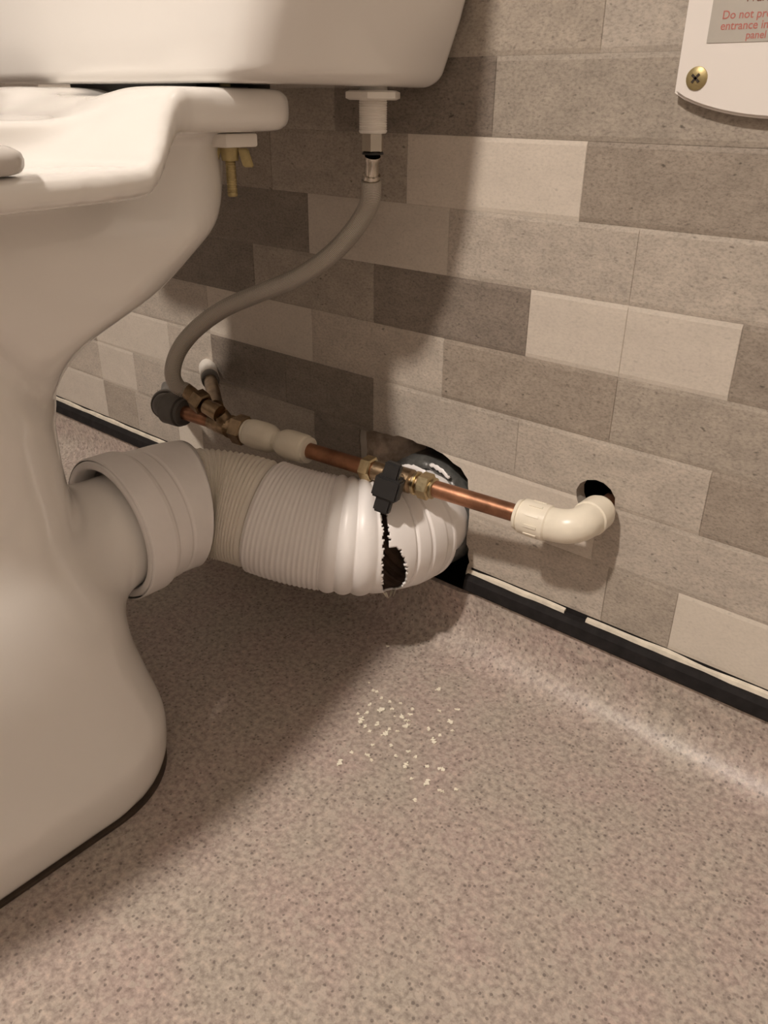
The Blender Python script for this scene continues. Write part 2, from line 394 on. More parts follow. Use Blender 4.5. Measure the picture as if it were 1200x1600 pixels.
# the courses above the picture, joined
bm = bmesh.new(); random.seed(11); tl = list('VLKMBD')
for r in range(-4, -30, -1):
    z1 = ZTOP-(r-1)*TH
    if z1 > 2.4: break
    for i in range(14):
        x0 = (-18+(r % 2)*.5+2*i)*TU; t = random.choice('LKKMMBD')
        vs = [bm.verts.new(p) for p in ((x0+.0004, -.001, z1-TH+.0004), (x0+2*TU-.0004, -.001, z1-TH+.0004), (x0+2*TU-.0004, -.001, z1-.0004), (x0+.0004, -.001, z1-.0004))]
        wv = [bm.verts.new((v.co.x, .0016, v.co.z)) for v in vs]
        fs = [bm.faces.new(vs)]+[bm.faces.new((vs[j], vs[(j+1) % 4], wv[(j+1) % 4], wv[j])) for j in range(4)]
        for f in fs: f.material_index = tl.index(t)
tag(frombm('tile_field', bm, [TONE[t] for t in tl], back, False), kind='stuff')

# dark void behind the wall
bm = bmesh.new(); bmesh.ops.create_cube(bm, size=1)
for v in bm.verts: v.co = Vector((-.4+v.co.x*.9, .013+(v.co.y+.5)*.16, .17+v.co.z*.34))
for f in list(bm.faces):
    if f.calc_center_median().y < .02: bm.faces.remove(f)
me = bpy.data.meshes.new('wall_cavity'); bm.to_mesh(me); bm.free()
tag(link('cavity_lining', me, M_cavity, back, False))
# broken plaster edge left in the hole
V, F = [], []; nx, nz = 12, 18; random.seed(5)
for i in range(nx+1):
    for k in range(nz+1):
        u, v = i/nx, k/nz; x = -.522+u*.066; z = .074+v*.132
        y = .0105+.045*max(0, u-.40+.25*(v-.7))**1.3+.004*mnoise.noise(Vector((x*90, z*90, 1)))
        V.append((x, y, z))
for i in range(nx):
    for k in range(nz): a = i*(nz+1)+k; F.append((a, a+nz+1, a+nz+2, a+1))
n0 = len(V); V += [(x, .09, z) for x, y, z in V]
F += [tuple(n0+i for i in f[::-1]) for f in F]
for i in range(nx):
    a, b = i*(nz+1), (i+1)*(nz+1); F.append((a, n0+a, n0+b, b)); F.append((a+nz, b+nz, n0+b+nz, n0+a+nz))
for k in range(nz): F.append((k, k+1, n0+k+1, n0+k)); q = nx*(nz+1)+k; F.append((q, n0+q, n0+q+1, q+1))
mesh('broken_plaster', V, F, M_plaster, back)

# floor sheet with its cove up the wall
CR = .040; YW = -.006; ZC = .067
prof = [(-1.95, 0), (-1.2, 0), (-.6, 0), (-.2, 0), (YW-CR-.03, 0), (YW-CR-.008, .0004)]
prof += [(YW-CR+CR*math.sin(a), CR-CR*math.cos(a)+.0006*(1-a/1.5708)) for a in np.linspace(.12, math.pi/2, 12)]
prof += [(YW, .055), (YW, ZC), (.0, ZC), (.0, -.03), (-1.95, -.03)]
xs = [-1.5, -.9, -.52, -.498, -.49, -.47, -.44, -.41, -.385, -.377, -.34, 0, .9]
V, F = [], []; npf = len(prof)
for x in xs:
    for (y, z) in prof:
        if -.495 < x < -.374 and y > YW-.002 and z > .03: z = min(z, .058)   # sheet cut away under the hole
        V.append((x, y, z))
for i in range(len(xs)-1):
    for k in range(npf-1): F.append((i*npf+k, i*npf+k+1, (i+1)*npf+k+1, (i+1)*npf+k))
    F.append((i*npf+npf-1, i*npf, (i+1)*npf, (i+1)*npf+npf-1))
fl = mesh('floor', V, F, M_vinyl, None, True, 60); tag(fl, kind='structure')

tag(box('wall_left', (-1.52, -1.95, -.03), (-1.5, .013, 2.4), M_plain), kind='structure')
tag(box('wall_right', (.62, -1.95, -.03), (.64, .013, 2.4), M_pale), kind='structure')
tag(box('wall_front', (-1.52, -1.97, -.03), (.92, -1.95, 2.4), M_plain), kind='structure')
tag(box('ceiling', (-1.52, -1.97, 2.4), (.92, .013, 2.42), M_ceil), kind='structure')

# black capping strip, two runs either side of the broken hole, each with its bead of sealant
def strip(name, x0, x1, seedv):
    random.seed(seedv)
    prof = [(-.0005, .0655), (-.0095, .0655), (-.0112, .068), (-.0105, .078), (-.0070, .0815), (-.0005, .0822)]
    N = 40; V, F = [], []
    for i in range(N+1):
        x = x0+(x1-x0)*i/N
        for k, (y, z) in enumerate(prof):
            dz = .0006*mnoise.noise(Vector((x*30, k, seedv))) if k > 3 else 0
            xx = x+(random.uniform(-.003, .002) if (i == 0 and x0 > -.5) or (i == N and x1 < -.4) else 0)
            V.append((xx, y, z+dz))
    n = len(prof)
    for i in range(N):
        for k in range(n): k2 = (k+1) % n; F.append((i*n+k, i*n+k2, (i+1)*n+k2, (i+1)*n+k))
    F.append(tuple(range(n-1, -1, -1))); F.append(tuple(range(N*n, N*n+n)))
    o = mesh(name, V, F, M_black, None, True, 30); tag(o, kind='structure')
    V, F = [], []; N = 120
    for i in range(N+1):
        x = x0+(x1-x0)*i/N; t = .0034+.0026*mnoise.noise(Vector((x*26, 3, seedv)))
        yy = -.0042+.0012*mnoise.noise(Vector((x*40, 9, seedv)))
        for (y, z) in ((-.0004, .0805), (yy, .0808), (yy*.75, .0822+t*.75), (-.0004, .0824+t)): V.append((x, y, z))
    for i in range(N):
        if mnoise.noise(Vector((x0+(x1-x0)*i/N*16, 4, seedv))) < -.42: continue
        for k in range(4): k2 = (k+1) % 4; F.append((i*4+k, i*4+k2, (i+1)*4+k2, (i+1)*4+k))
    mesh('sealant_bead', V, F, M_seal, o)
for a_, b_ in ((-1.5, -.518), (-.369, .9)): box('gap_shade', (a_, .0004, .0815), (b_, .0014, .0880), M_black, back)  # thin black strip painting in the shade of the gap below the tiles
strip('trim_1', -1.5, -.492, 2); strip('trim_2', -.371, .9, 5)

# ceiling lamp that lights the room
cl = thing('ceiling_light', 'ceiling lamp with an added black cone that limits bounce, above and in front of the toilet', 'lamp', (LAMP_POS[0], LAMP_POS[1], 2.4))
x, y, z = LAMP_POS
keep(rev('mounting_plate', (x, y, 2.4), (x, y, 2.37), [(0, .06), (.02, .06), (.03, .045)], M_plate), cl)
V, F = [], []; sp_ = [(.05, .155), (.075, .13), (.11, -.045), (.107, -.045), (.072, .127), (.05, .152)]
for (r_, dz) in sp_:
    for k in range(40): a = 2*math.pi*k/40; V.append((x+r_*math.cos(a), y+r_*math.sin(a), z+dz))
for i in range(5):
    for k in range(40): F.append((i*40+k, i*40+(k+1) % 40, (i+1)*40+(k+1) % 40, (i+1)*40+k))
keep(mesh('added_lamp_cone', V, F, M_black), cl)  # unseen cone added to keep lamplight off the ceiling and upper walls
keep(rev('lamp_holder', (x, y, 2.37), (x, y, z+LAMP_R*.8), [(0, .02), (.03, .02), (.04, .016)], M_plate), cl)
me = bpy.data.meshes.new('bulb'); bm = bmesh.new(); bmesh.ops.create_uvsphere(bm, u_segments=32, v_segments=16, radius=LAMP_R)
for v in bm.verts: v.co += Vector(LAMP_POS)
bm.to_mesh(me); bm.free()
M_bulb = bpy.data.materials.new('lit_bulb'); M_bulb.use_nodes = True; b = M_bulb.node_tree.nodes['Principled BSDF']
b.inputs['Emission Color'].default_value = (*LAMP_COL, 1); b.inputs['Emission Strength'].default_value = LAMP_STRENGTH
keep(link('bulb', me, M_bulb), cl)

# ================================================================ TOILET PAN
XC = -.565
def smooth_tab(zs, vs):
    zz = np.linspace(-.05, .55, 601); v = np.interp(zz, zs, vs); k = np.exp(-.5*(np.arange(-30, 31)/6.5)**2); k /= k.sum()
    v = np.convolve(np.pad(v, 30, mode='edge'), k, 'valid'); return lambda z: np.interp(z, zz, v)
zt = [0, .012, .045, .062, .10, .13, .16, .20, .25, .285, .305, .325, .345, .37, .41, .44, .47]
f_back = smooth_tab(zt, [-.287, -.281, -.279, -.281, -.286, -.284, -.290, -.300, -.302, -.302, -.299, -.291, -.270, -.213, -.162, -.138, -.130])
f_half = smooth_tab(zt, [.132, .136, .1365, .1275, .1145, .105, .098, .088, .080, .082, .086, .091, .096, .102, .1075, .088, .074])
f_front = smooth_tab(zt, [-.66, -.665, -.66, -.65, -.64, -.635, -.635, -.64, -.655, -.67, -.68, -.69, -.70, -.715, -.74, -.765, -.77])
R_Y = np.linspace(-.90, -.05, 851)
R_H = np.interp(R_Y, [-.90, -.86, -.855, -.845, -.82, -.79, -.74, -.66, -.58, -.50, -.40, -.30, -.265, -.24, -.22, -.20, -.10], [.0, .0, .025, .06, .105, .143, .174, .193, .1965, .187, .163, .1465, .136, .1195, .111, .108, .100])
_k = np.exp(-.5*(np.arange(-40, 41)/8.)**2); R_H = np.convolve(np.pad(R_H, 40, mode='edge'), _k/_k.sum(), 'valid'); R_S = np.gradient(R_H, R_Y)
def outline(x, Y, off):
    h = np.interp(Y, R_Y, R_H)+off; g = np.interp(Y, R_Y, R_S); return (np.abs(x)-h)/np.sqrt(1+g*g)
p_back = smooth_tab([.0, .275, .285, .305, .33, .36, .40, .44, .47], [-.2, -.28, -.298, -.302, -.311, -.332, -.372, -.41, -.43])
def pan_sdf(X, Y, Z):
    x = X-XC
    bk, hf, fr = f_back(Z), f_half(Z), f_front(Z)
    hy = (bk-fr)/2; rc = np.minimum(hf-.004, .082)
    pb = np.minimum(bk, p_back(Z))
    ped = extr(rrect(x, Y, 0, (pb+fr)/2, np.minimum(hf, np.where(Z > .20, .0935, 1)), (pb-fr)/2, rc), Z, -.02, .45, .004)*.85
    belly = extr(rrect(x, Y, 0, (bk-.50)/2, hf, (bk+.50)/2, rc), Z, .20, .478, .004)*.85
    belly = smax(belly, ((Y+.328)*-.80+(.312-Z)*.60), .018)
    body = smin(ped, belly, .007)
    cn_ = np.clip((.128-np.abs(x))/.05, 0, 1); cn_ = cn_*cn_*(3-2*cn_); st_y = -.281-.065*cn_; tt = np.clip((Y-st_y)/(-.229-st_y), 0, 1)**(1+.25*cn_); ramp_ = tt*tt*(3-2*tt)
    dip = .0055*np.exp(-(x/.052)**4)*ramp_
    z0 = .4375+.0325*ramp_; z1 = .455+.042*ramp_-dip
    shelf = smax(outline(x, Y, 0), Y+.115, .03); shelf = extr(shelf, Z-(z0+z1)/2, -(z1-z0)/2, (z1-z0)/2, .0083)*.8
    d = smin(shelf, body, .012)
    sp = np.hypot(x, Z-.1600)-.0492; sp = np.maximum(sp, np.maximum(-.36-Y, Y+.205)); bore = np.hypot(x, Z-.160)-.042
    sp = smin(d, sp, .030)
    d = np.where(Y > -.45, sp, d)
    d = smax(d, -np.maximum(bore, -.235-Y), .004)
    bowl = (np.sqrt((x/.112)**2+((Y+.60)/.185)**2+((Z-.47)/.19)**2)-1)*.11
    d = smax(d, -bowl, .018)
    return np.maximum(d, .004-Z)
V, F = surface_nets(pan_sdf, (XC-.215, -.89, -.004), (XC+.215, -.09, .51), .0042)
pan = thing('toilet_pan', 'white glazed toilet pan standing on the speckled floor at the left', 'toilet', (XC, -.46, 0))
keep(mesh('pan_body', V, F, M_ceramic, None, True, 0), pan)
# thin dark mastic joint round the foot
ring = []
def foot(off, n=96):
    bk, hf, fr = float(f_back(0.006))+off, float(f_half(.006))+off, float(f_front(.006))-off; r = .082; out = []
    cx, cy0, cy1 = hf-r, bk-r, fr+r
    for (sx, cy, a0) in ((1, cy0, 0), (-1, cy0, 90), (-1, cy1, 180), (1, cy1, 270)):
        for k in range(n//4):
            a = math.radians(a0+90*k/(n//4-1)); out.append((XC+sx*cx+r*math.cos(a), cy+r*math.sin(a)))
    return out
a, b = foot(-.008), foot(.0012); n = len(a); V, F = [], []
for ringp, z in ((a, .0002), (b, .0002), (b, .003), (a, .0048)): V += [(x, y, z) for x, y in ringp]
for j in range(4):
    for k in range(n): k2 = (k+1) % n; F.append((j*n+k, j*n+k2, ((j+1) % 4)*n+k2, ((j+1) % 4)*n+k))
tag(keep(mesh('foot_mastic', V, F, M_brownseal, None), pan), 'dark brown mastic line round the foot')

# seat: back corner of the ring shows at the left edge
def seat_sdf(X, Y, Z):
    x = X-XC; d2 = smax(outline(x, Y, .0015), Y+.353, .016); hole = rrect(x, Y, 0, -.61, .115, .17, .09)
    return extr(np.maximum(d2, -hole), Z, .4552, .4690, .0060)
V, F = surface_nets(seat_sdf, (XC-.212, -.89, .449), (XC+.212, -.325, .481), .004)
tag(keep(mesh('seat', V, F, M_seat, None, True, 0), pan), 'pale grey seat on the rim, only its back corner in the picture')

# ================================================================ CISTERN
CY0, CY1 = -.197, -.004; XCC = -.602
def cis_ring(z, hw, fr, bk, rf, rb, n=10):
    out = []
    for (sx, yy, r, a0) in ((1, bk, rb, 0), (-1, bk, rb, 90), (-1, fr, rf, 180), (1, fr, rf, 270)):
        cx = hw-r; cy = yy-r if yy == bk else yy+r
        for k in range(n):
            a = math.radians(a0+90*k/(n-1)); out.append((XCC+sx*cx+r*math.cos(a), cy+r*math.sin(a), z))
    return out
CZ = .4993; zs = [.50, .512, .525, .545, .57, .61, .66, .72, .80, .83]; hw = [.1815, .1860, .1915, .1995, .2070, .2140, .2185, .2220, .2255, .2265]
R = []
rb0 = .011
for a in np.linspace(0, math.pi/2, 8):
    z = CZ+rb0*(1-math.cos(a)); i = rb0*(1-math.sin(a)); h = float(np.interp(.5, zs, hw))
    R.append(cis_ring(z, np.interp(z, zs, hw)-i, CY0+i, CY1-i*.6, .034, .012))
R.insert(0, cis_ring(CZ, hw[0]-.03, CY0+.03, CY1-.03, .03, .012))
for z in np.linspace(CZ+.021, .83, 28):
    R.append(cis_ring(z, np.interp(z, zs, hw), CY0-.02*(z-CZ+.021)/.3, CY1, .036, .012))
n = len(R[0]); V = [p for r in R for p in r]; F = []
for i in range(len(R)-1):
    for k in range(n): k2 = (k+1) % n; F.append((i*n+k, i*n+k2, (i+1)*n+k2, (i+1)*n+k))
F.append(tuple(range(n-1, -1, -1))); F.append(tuple(range((len(R)-1)*n, len(R)*n)))
cis = thing('cistern', 'white close coupled cistern above the toilet pan, against the tiled wall', 'cistern', (XCC, -.1, .5))
keep(mesh('tank', V, F, M_ceramic, None, True, 60), cis)
bm = bmesh.new(); lo = cis_ring(.832, .231, -.226, -.002, .038, .012); hi = [(x, y, .862) for x, y, z in lo]
A = [bm.verts.new(p) for p in lo]; B = [bm.verts.new(p) for p in hi]; bm.faces.new(A); bm.faces.new(B)
for k in range(len(A)): bm.faces.new((A[k], A[(k+1) % len(A)], B[(k+1) % len(A)], B[k]))
bmesh.ops.recalc_face_normals(bm, faces=bm.faces)
bmesh.ops.bevel(bm, geom=[e for e in bm.edges if abs(e.verts[0].co.z-e.verts[1].co.z) < 1e-6 and e.verts[0].co.z > .85], offset=.008, segments=3, affect='EDGES')
keep(frombm('lid', bm, M_ceramic), cis)
keep(rev('flush_button', (XCC, -.11, .862), (XCC, -.11, .868), [(0, .022), (.005, .022), (.006, .020)], M_steel), cis)
keep(box('gasket_gap_shade', (XC-.100, -.178, .4875), (XC+.062, -.110, .5005), M_rubber, None, .001), cis)  # rubber gasket, widened to a black slab that stands in for the gap's shade
# close coupling bolt with washer and wing nut below the shelf
bx, by = -.4900, -.1640
st_ = keep(rev('coupling_bolt', (bx, by, .427), (bx, by, .500), [(0, .0032), (.001, .0038)]+[q for i in range(14) for q in ((.002+i*.0016, .0038), (.0028+i*.0016, .0034))]+[(.026, .0038), (.073, .0038)], M_wing, None, 16), cis)
wv = box('washer', (bx-.0145, by-.0145, .4600), (bx+.0145, by+.0145, .4690), M_tail, None, .0015); wv.parent = st_
bm = bmesh.new()
for sgn in (-1, 1):
    bm2 = bmesh.new(); bmesh.ops.create_cube(bm2, size=1)
    for v in bm2.verts:
        q = Vector((v.co.x*.0075+sgn*.0098, v.co.y*.0035, v.co.z*.0125-.0055)); q.x += sgn*(-.0065)*(q.z/.0125)*1.0*.55
        v.co = q
    bmesh.ops.bevel(bm2, geom=bm2.edges[:], offset=.0008, segments=2, affect='EDGES')
    mt = bpy.data.meshes.new('t'); bm2.to_mesh(mt); bm2.free(); bm.from_mesh(mt); bpy.data.meshes.remove(mt)
rz = Matrix.Rotation(math.radians(38), 4, 'Z')
for v in bm.verts: v.co = rz @ v.co + Vector((bx, by, .4585))
Vn, Fn = revolve((bx, by, .4510), (bx, by, .4600), [(0, .0060), (.009, .0068)], 16)
off = [bm.verts.new(p) for p in Vn]; [bm.faces.new([off[i] for i in f]) for f in Fn]
wn = frombm('wing_nut', bm, M_wing); wn.parent = st_
for o in (wv, wn): o.matrix_parent_inverse = Matrix.Identity(4)
keep(rev('bolt_washer', (bx-.005, by+.0, .4935), (bx-.005, by, .4975), [(0, .019), (.004, .019)], M_grey), cis)
# inlet shank of the fill valve
fx, fy = -.4455, -.060
sh = keep(rev('inlet_shank', (fx, fy, .468), (fx, fy, .500), [(0, .0098), (.0010, .0107)]+[q for i in range(15) for q in ((.002+i*.0016, .0108), (.0028+i*.0016, .0101))]+[(.027, .0106), (.032, .0106)], M_tail, None, 28), cis)
nut = hexnut('back_nut', (fx, fy, .4905), (fx, fy, .4970), .0215, M_tail); nut.parent = sh

# ================================================================ FLEXIBLE INLET HOSE
hs = thing('braided_hose', 'braided steel flexible hose curving from the cistern inlet down to the pipe tee', 'hose', (-.652, -.1, .226))
keep(hexnut('swivel_nut', (fx, fy, .4545), (fx, fy, .4690), .0086, M_steel), hs)
keep(rev('rubber_washer', (fx, fy, .4532), (fx, fy, .4547), [(0, .0082), (.0015, .0082)], M_rubber), hs)
keep(rev('top_ferrule', (-.452, -.0545, .4335), (fx-.0005, fy+.0005, .4535), [(0, .0068), (.0008, .0071), (.0052, .0071), (.0060, .0056), (.0160, .0054), (.0172, .0062), (.0200, .0062)], M_steel), hs)
hp = [(-.4515, -.055, .4345), (-.4545, -.052, .421), (-.463, -.050, .408), (-.478, -.053, .389), (-.499, -.059, .3695), (-.527, -.067, .351), (-.562, -.078, .335),
      (-.602, -.091, .316), (-.633, -.103, .293), (-.6515, -.112, .270), (-.659, -.116, .248), (-.6585, -.112, .233), (-.6545, -.1055, .2285)]
pts, s = resample(catmull(hp, 10), .002)
keep(sweep('hose', pts, s, .0080, M_braid, None, 28, True, True), hs)
n0, n1 = Vector((-.6545, -.1055, .2285)), Vector((-.618, -.103, .2145)); dn = (n1-n0).normalized()
keep(rev('bottom_ferrule', n0-dn*.003, n1, [(0, .0074), (.003, .0078), (.013, .0078), (.0145, .0066), (.019, .0066)], M_oldbrass), hs)
keep(hexnut('tee_nut', n0+dn*.0145, n0+dn*.0275, .0118, M_oldbrass), hs)

# ================================================================ COPPER PIPEWORK
PA, PB = Vector((-.2985, -.0505, .1897)), Vector((-.690, -.1050, .2015)); U = (PB-PA).normalized(); PL = (PB-PA).length
def at(px): return PA + U*((px-PA.x)/U.x)
pw = thing('supply_pipework', 'copper supply pipe run along the wall above the waste pipe with fittings', 'pipe', (-.45, -.07, .17))
def pipe_part(name, x0, x1, r=.0075, m=M_copper, n=28): return keep(rev(name, at(x0), at(x1), [(0, r), (((at(x1)-at(x0)).length), r)], m, None, n), pw)
p1 = pipe_part('copper_pipe', -.290, -.384)
p2 = pipe_part('copper_pipe', -.432, -.515)
p3 = pipe_part('copper_pipe', -.600, -.685)
p4 = keep(rev('copper_pipe', (-.2425, -.045, .1955), (-.2425, .10, .1965), [(0, .0078), (.145, .0078)], M_copper), pw)
GD = Vector((-.80, .57, -.20)).normalized(); G0 = at(-.694)
p5 = keep(rev('grey_pipe', G0+GD*.02, G0+GD*.190, [(0, .0075), (.170, .0075)], M_grey), pw)
# cream push-fit elbow at the right
C = Vector((-.2425, -.0495, .1945)); el = []
Rb = .013
a0 = at(-.262); a0.z = a0.z*.5+C.z*.5
path = catmull([at(-.285), at(-.268), Vector((-.253, -.0465, .1915)), Vector((-.2445, -.040, .1938)), Vector((-.2425, -.0300, .1950)), Vector((-.2425, -.0225, .1952))], 8)
pts, s = resample(path, .0015)
elb = keep(sweep('elbow', pts, s, lambda q: .0138, M_cream, None, 32, True), pw)
def collar(A, B, parent=None, m=M_cream, r=.0147):
    L = (Vector(B)-Vector(A)).length
    o = rev('collar', A, B, [(0, .0085), (.0002, r*.84), (.0022, r*.89), (.0030, r*.90), (.0034, r*.84), (.0046, r*.84), (.0052, r*.98), (.007, r), (L-.006, r*1.0), (L-.0025, r*1.02), (L-.0012, r*1.02), (L, r*.96)], m, None, 36, 30)
    return o
def kid(o, par): o.parent = par; o.matrix_parent_inverse = Matrix.Identity(4); return o
kid(collar(at(-.2960), at(-.2680)), elb); kid(collar((-.2425, -.0080, .1955), (-.2425, -.0300, .1950)), elb)
ribs = bmesh.new()
for k in range(10):
    a = 2*math.pi*k/10; t, sd, up = frame(U); cc = at(-.279); d = sd*math.cos(a)+up*math.sin(a); tn = t.cross(d)
    q = [bm2 for bm2 in ()]
    V8 = [cc+t*i*.0055+d*(.0142 if j == 0 else .0153)+tn*k2*.0012 for i in (-1, 1) for j in (0, 1) for k2 in (-1, 1)]
    vv = [ribs.verts.new(v) for v in V8]
    for f in ((0, 1, 3, 2), (4, 6, 7, 5), (0, 4, 5, 1), (2, 3, 7, 6), (0, 2, 6, 4), (1, 5, 7, 3)): ribs.faces.new([vv[i] for i in f])
kid(frombm('grip_rib', ribs, M_cream), elb)
# isolating valve with black lever
val = keep(rev('valve_body', at(-.382), at(-.434), [(0, .0085), (.006, .0088), (.012, .0088), (.014, .0108), (.038, .0108), (.040, .0088), (.052, .0088)], M_oldbrass, None, 28), pw)
kid(hexnut('valve_nut', at(-.3755), at(-.3870), .0120, M_brass), val); kid(hexnut('valve_nut', at(-.4350), at(-.4460), .0120, M_brass), val)
kid(rev('olive_ring', at(-.3720), at(-.3760), [(0, .0082), (.001, .0095), (.003, .0095), (.004, .0088)], M_brass), val)
kid(rev('olive_ring', at(-.3885), at(-.3925), [(0, .0095), (.001, .0108), (.003, .0108), (.004, .0095)], M_brass), val)
vc = at(-.4055); vd = Vector((.34, -.90, .20)).normalized()
kid(rev('spindle', vc, vc+vd*.034, [(0, .0072), (.012, .0072), (.013, .0060), (.034, .0055)], M_oldbrass), val)
hub = vc+vd*.0335
ax_r = Vector((.99, -.06, -.1)).normalized(); ax_r = (ax_r-vd*ax_r.dot(vd)).normalized(); ax_u = vd.cross(ax_r); ax_u = ax_u if ax_u.z > 0 else -ax_u
bm = bmesh.new()
def hbox(u0, u1, v0, v1, w0, w1, tp=0):
    b2 = bmesh.new(); bmesh.ops.create_cube(b2, size=1)
    for v in b2.verts:
        u = u0+(v.co.x+.5)*(u1-u0); q = v0+(v.co.y+.5)*(v1-v0); w_ = w0+(v.co.z+.5)*(w1-w0)
        v.co = hub+ax_r*u+ax_u*q+vd*w_
    bmesh.ops.bevel(b2, geom=b2.edges[:], offset=.0016, segments=2, affect='EDGES')
    mt = bpy.data.meshes.new('t'); b2.to_mesh(mt); b2.free(); bm.from_mesh(mt); bpy.data.meshes.remove(mt)
hbox(-.0072, .0072, .004, .0225, .0, .0085); hbox(-.0072, .0072, -.0225, -.004, .0, .0085); hbox(-.0115, .0115, -.0095, .0095, -.002, .0115); hbox(-.0085, .0085, -.0075, .0075, -.0155, .0)
kid(frombm('lever', bm, M_handle), val)
# straight cream coupler
cp = keep(rev('coupler', at(-.520), at(-.572), [(0, .0095), (.052, .0095)], M_cream, None, 28), pw)
def ccollar(A, B):
    L = (Vector(B)-Vector(A)).length; r = .0142
    return rev('collar', A, B, [(0, .0085), (.0003, r*.88), (.003, r*.90), (.0036, r*.86), (.005, r*.97), (.008, r), (L*.6, r*1.02), (L*.82, r*.97), (L*.94, r*.82), (L, r*.68)], M_cream, None, 32, 35)
kid(ccollar(at(-.5065), at(-.5425)), cp); kid(ccollar(at(-.5830), at(-.5465)), cp)
# brass tee and its compression nut
tee = keep(rev('tee_body', at(-.588), at(-.632), [(0, .0088), (.012, .0092), (.016, .0105), (.032, .0105), (.036, .0090), (.042, .0086)], M_oldbrass, None, 24), pw)
kid(hexnut('compression_nut', at(-.5835), at(-.5975), .0150, M_oldbrass), tee)
kid(rev('thread', at(-.5975), at(-.606), [(0, .0112)]+[q for i in range(4) for q in ((.0008+i*.002, .0116), (.0016+i*.002, .0104))]+[(.0085, .011)], M_oldbrass), tee)
tb = at(-.606); kid(rev('branch', tb, Vector((-.612, -.1005, .2150)), [(0, .0085), (.010, .0085), (.0155, .0080)], M_oldbrass), tee)
kid(rev('branch_spigot', Vector((-.609, -.1012, .2135)), n0+dn*.030, [(0, .0085), (.004, .0085), ((n0+dn*.030-Vector((-.609, -.1012, .2135))).length, .0075)], M_oldbrass), tee)
# stub from the tee back to the wall: white sleeve, grey washer
q0, q1 = Vector((-.628, -.090, .2130)), Vector((-.757, .001, .2085)); dq = (q1-q0).normalized()
stb = keep(rev('wall_stub', q0, q1, [(0, .0075), ((q1-q0).length, .0075)], M_oldbrass, None, 20), pw)
kid(rev('sleeve', q0+dq*.110, q0+dq*.1565, [(0, .0095), (.001, .0104), (.044, .0104), (.0465, .0100)], M_tail), stb)
kid(rev('grey_washer', q0+dq*.095, q0+dq*.111, [(0, .0090), (.001, .0098), (.015, .0098), (.016, .009)], M_grey), stb)
# grey push-fit elbow at the far end
path = catmull([at(-.672), at(-.684), G0+Vector((-.002, .002, 0)), G0+GD*.012, G0+GD*.024], 8)
pts, s = resample(path, .0015)
ge = keep(sweep('grey_elbow', pts, s, .0132, M_grey, None, 28), pw)
kid(collar(at(-.6655), at(-.6900), m=M_grey, r=.0162), ge); kid(collar(G0+GD*.038, G0+GD*.012, m=M_grey, r=.0150), ge)

# ================================================================ WASTE CONNECTOR
wc = thing('pan_connector', 'white flexible pan connector with a torn slit, from the pan outlet into the wall hole', 'waste pipe', (-.5, -.15, .10))
cpts = [(-.565,-.262,.163),(-.565,-.235,.1625),(-.565,-.208,.162),(-.565,-.186,.160),(-.553,-.160,.155),(-.527,-.141,.149),(-.491,-.124,.1405),(-.458,-.103,.1345),(-.432,-.081,.1313),(-.420,-.056,.1295),(-.418,-.028,.128),(-.423,.005,.127),(-.427,.05,.126)]
def relax(P, n):
    A = np.array([tuple(p) for p in P]); m_ = int(n*3); k = np.exp(-.5*(np.arange(-m_, m_+1)/n)**2); k /= k.sum()
    pad = np.r_[A[0]+np.arange(-m_, 0)[:, None]*(A[1]-A[0]), A, A[-1]+np.arange(1, m_+1)[:, None]*(A[-1]-A[-2])]
    return [Vector(v) for v in np.stack([np.convolve(pad[:, i], k, 'valid') for i in range(3)], 1)]
CP, CS = resample(catmull(cpts, 10), .0006)
CP = relax(CP, 17); CS = np.array(CS); CL = CS[-1]
S_HUB, S_CR, S_FINE, S_BIG, S_TEAR, S_END = .083, .152, .152, .2165, .2610, .3055
def rad(q):
    if q < S_HUB:
        return float(np.interp(q, [0, .0012, .023, .0265, .029, .042, .0435, .0450, .0465, .0800, .0818, S_HUB], [.0622, .0635, .0635, .0622, .0598, .0590, .0578, .0578, .0584, .0584, .0572, .0530]))
    if q < S_CR: return .0500+.0009*math.sin(2*math.pi*(q-S_HUB)/.0042)+.0012*(q-S_HUB)/(S_CR-S_HUB)-.0045*max(0, 1-(S_CR-q)/.003)
    if q < S_BIG:
        d = min(1, max(0, (q-S_FINE)/.005))
        return .0478+.0060*d**.6+.00050*math.sin(2*math.pi*q/.0040)
    if q < S_TEAR-.0085: return .0522+.0028*abs(math.sin(math.pi*(q-S_BIG)/.0120))**.75
    e = S_END-S_TEAR
    return float(np.interp(q-S_TEAR, [-.0085, -.006, 0, .008, .0125, .0130, .0136, .0142, .022, .0225, .0235, .0242, .034, .035, e-.004, e-.0035, e-.001, e, e+.001, e+.02], [.0522, .0530, .0530, .0524, .0520, .0506, .0506, .0524, .0524, .0516, .0516, .0530, .0526, .0518, .0516, .0526, .0526, .0515, .0450, .0440]))
def slit_w(a): return .0068*max(0, 1-((a+24)/43)**2)**.42
def slit_c(a): return S_TEAR-.0006-a*.00010
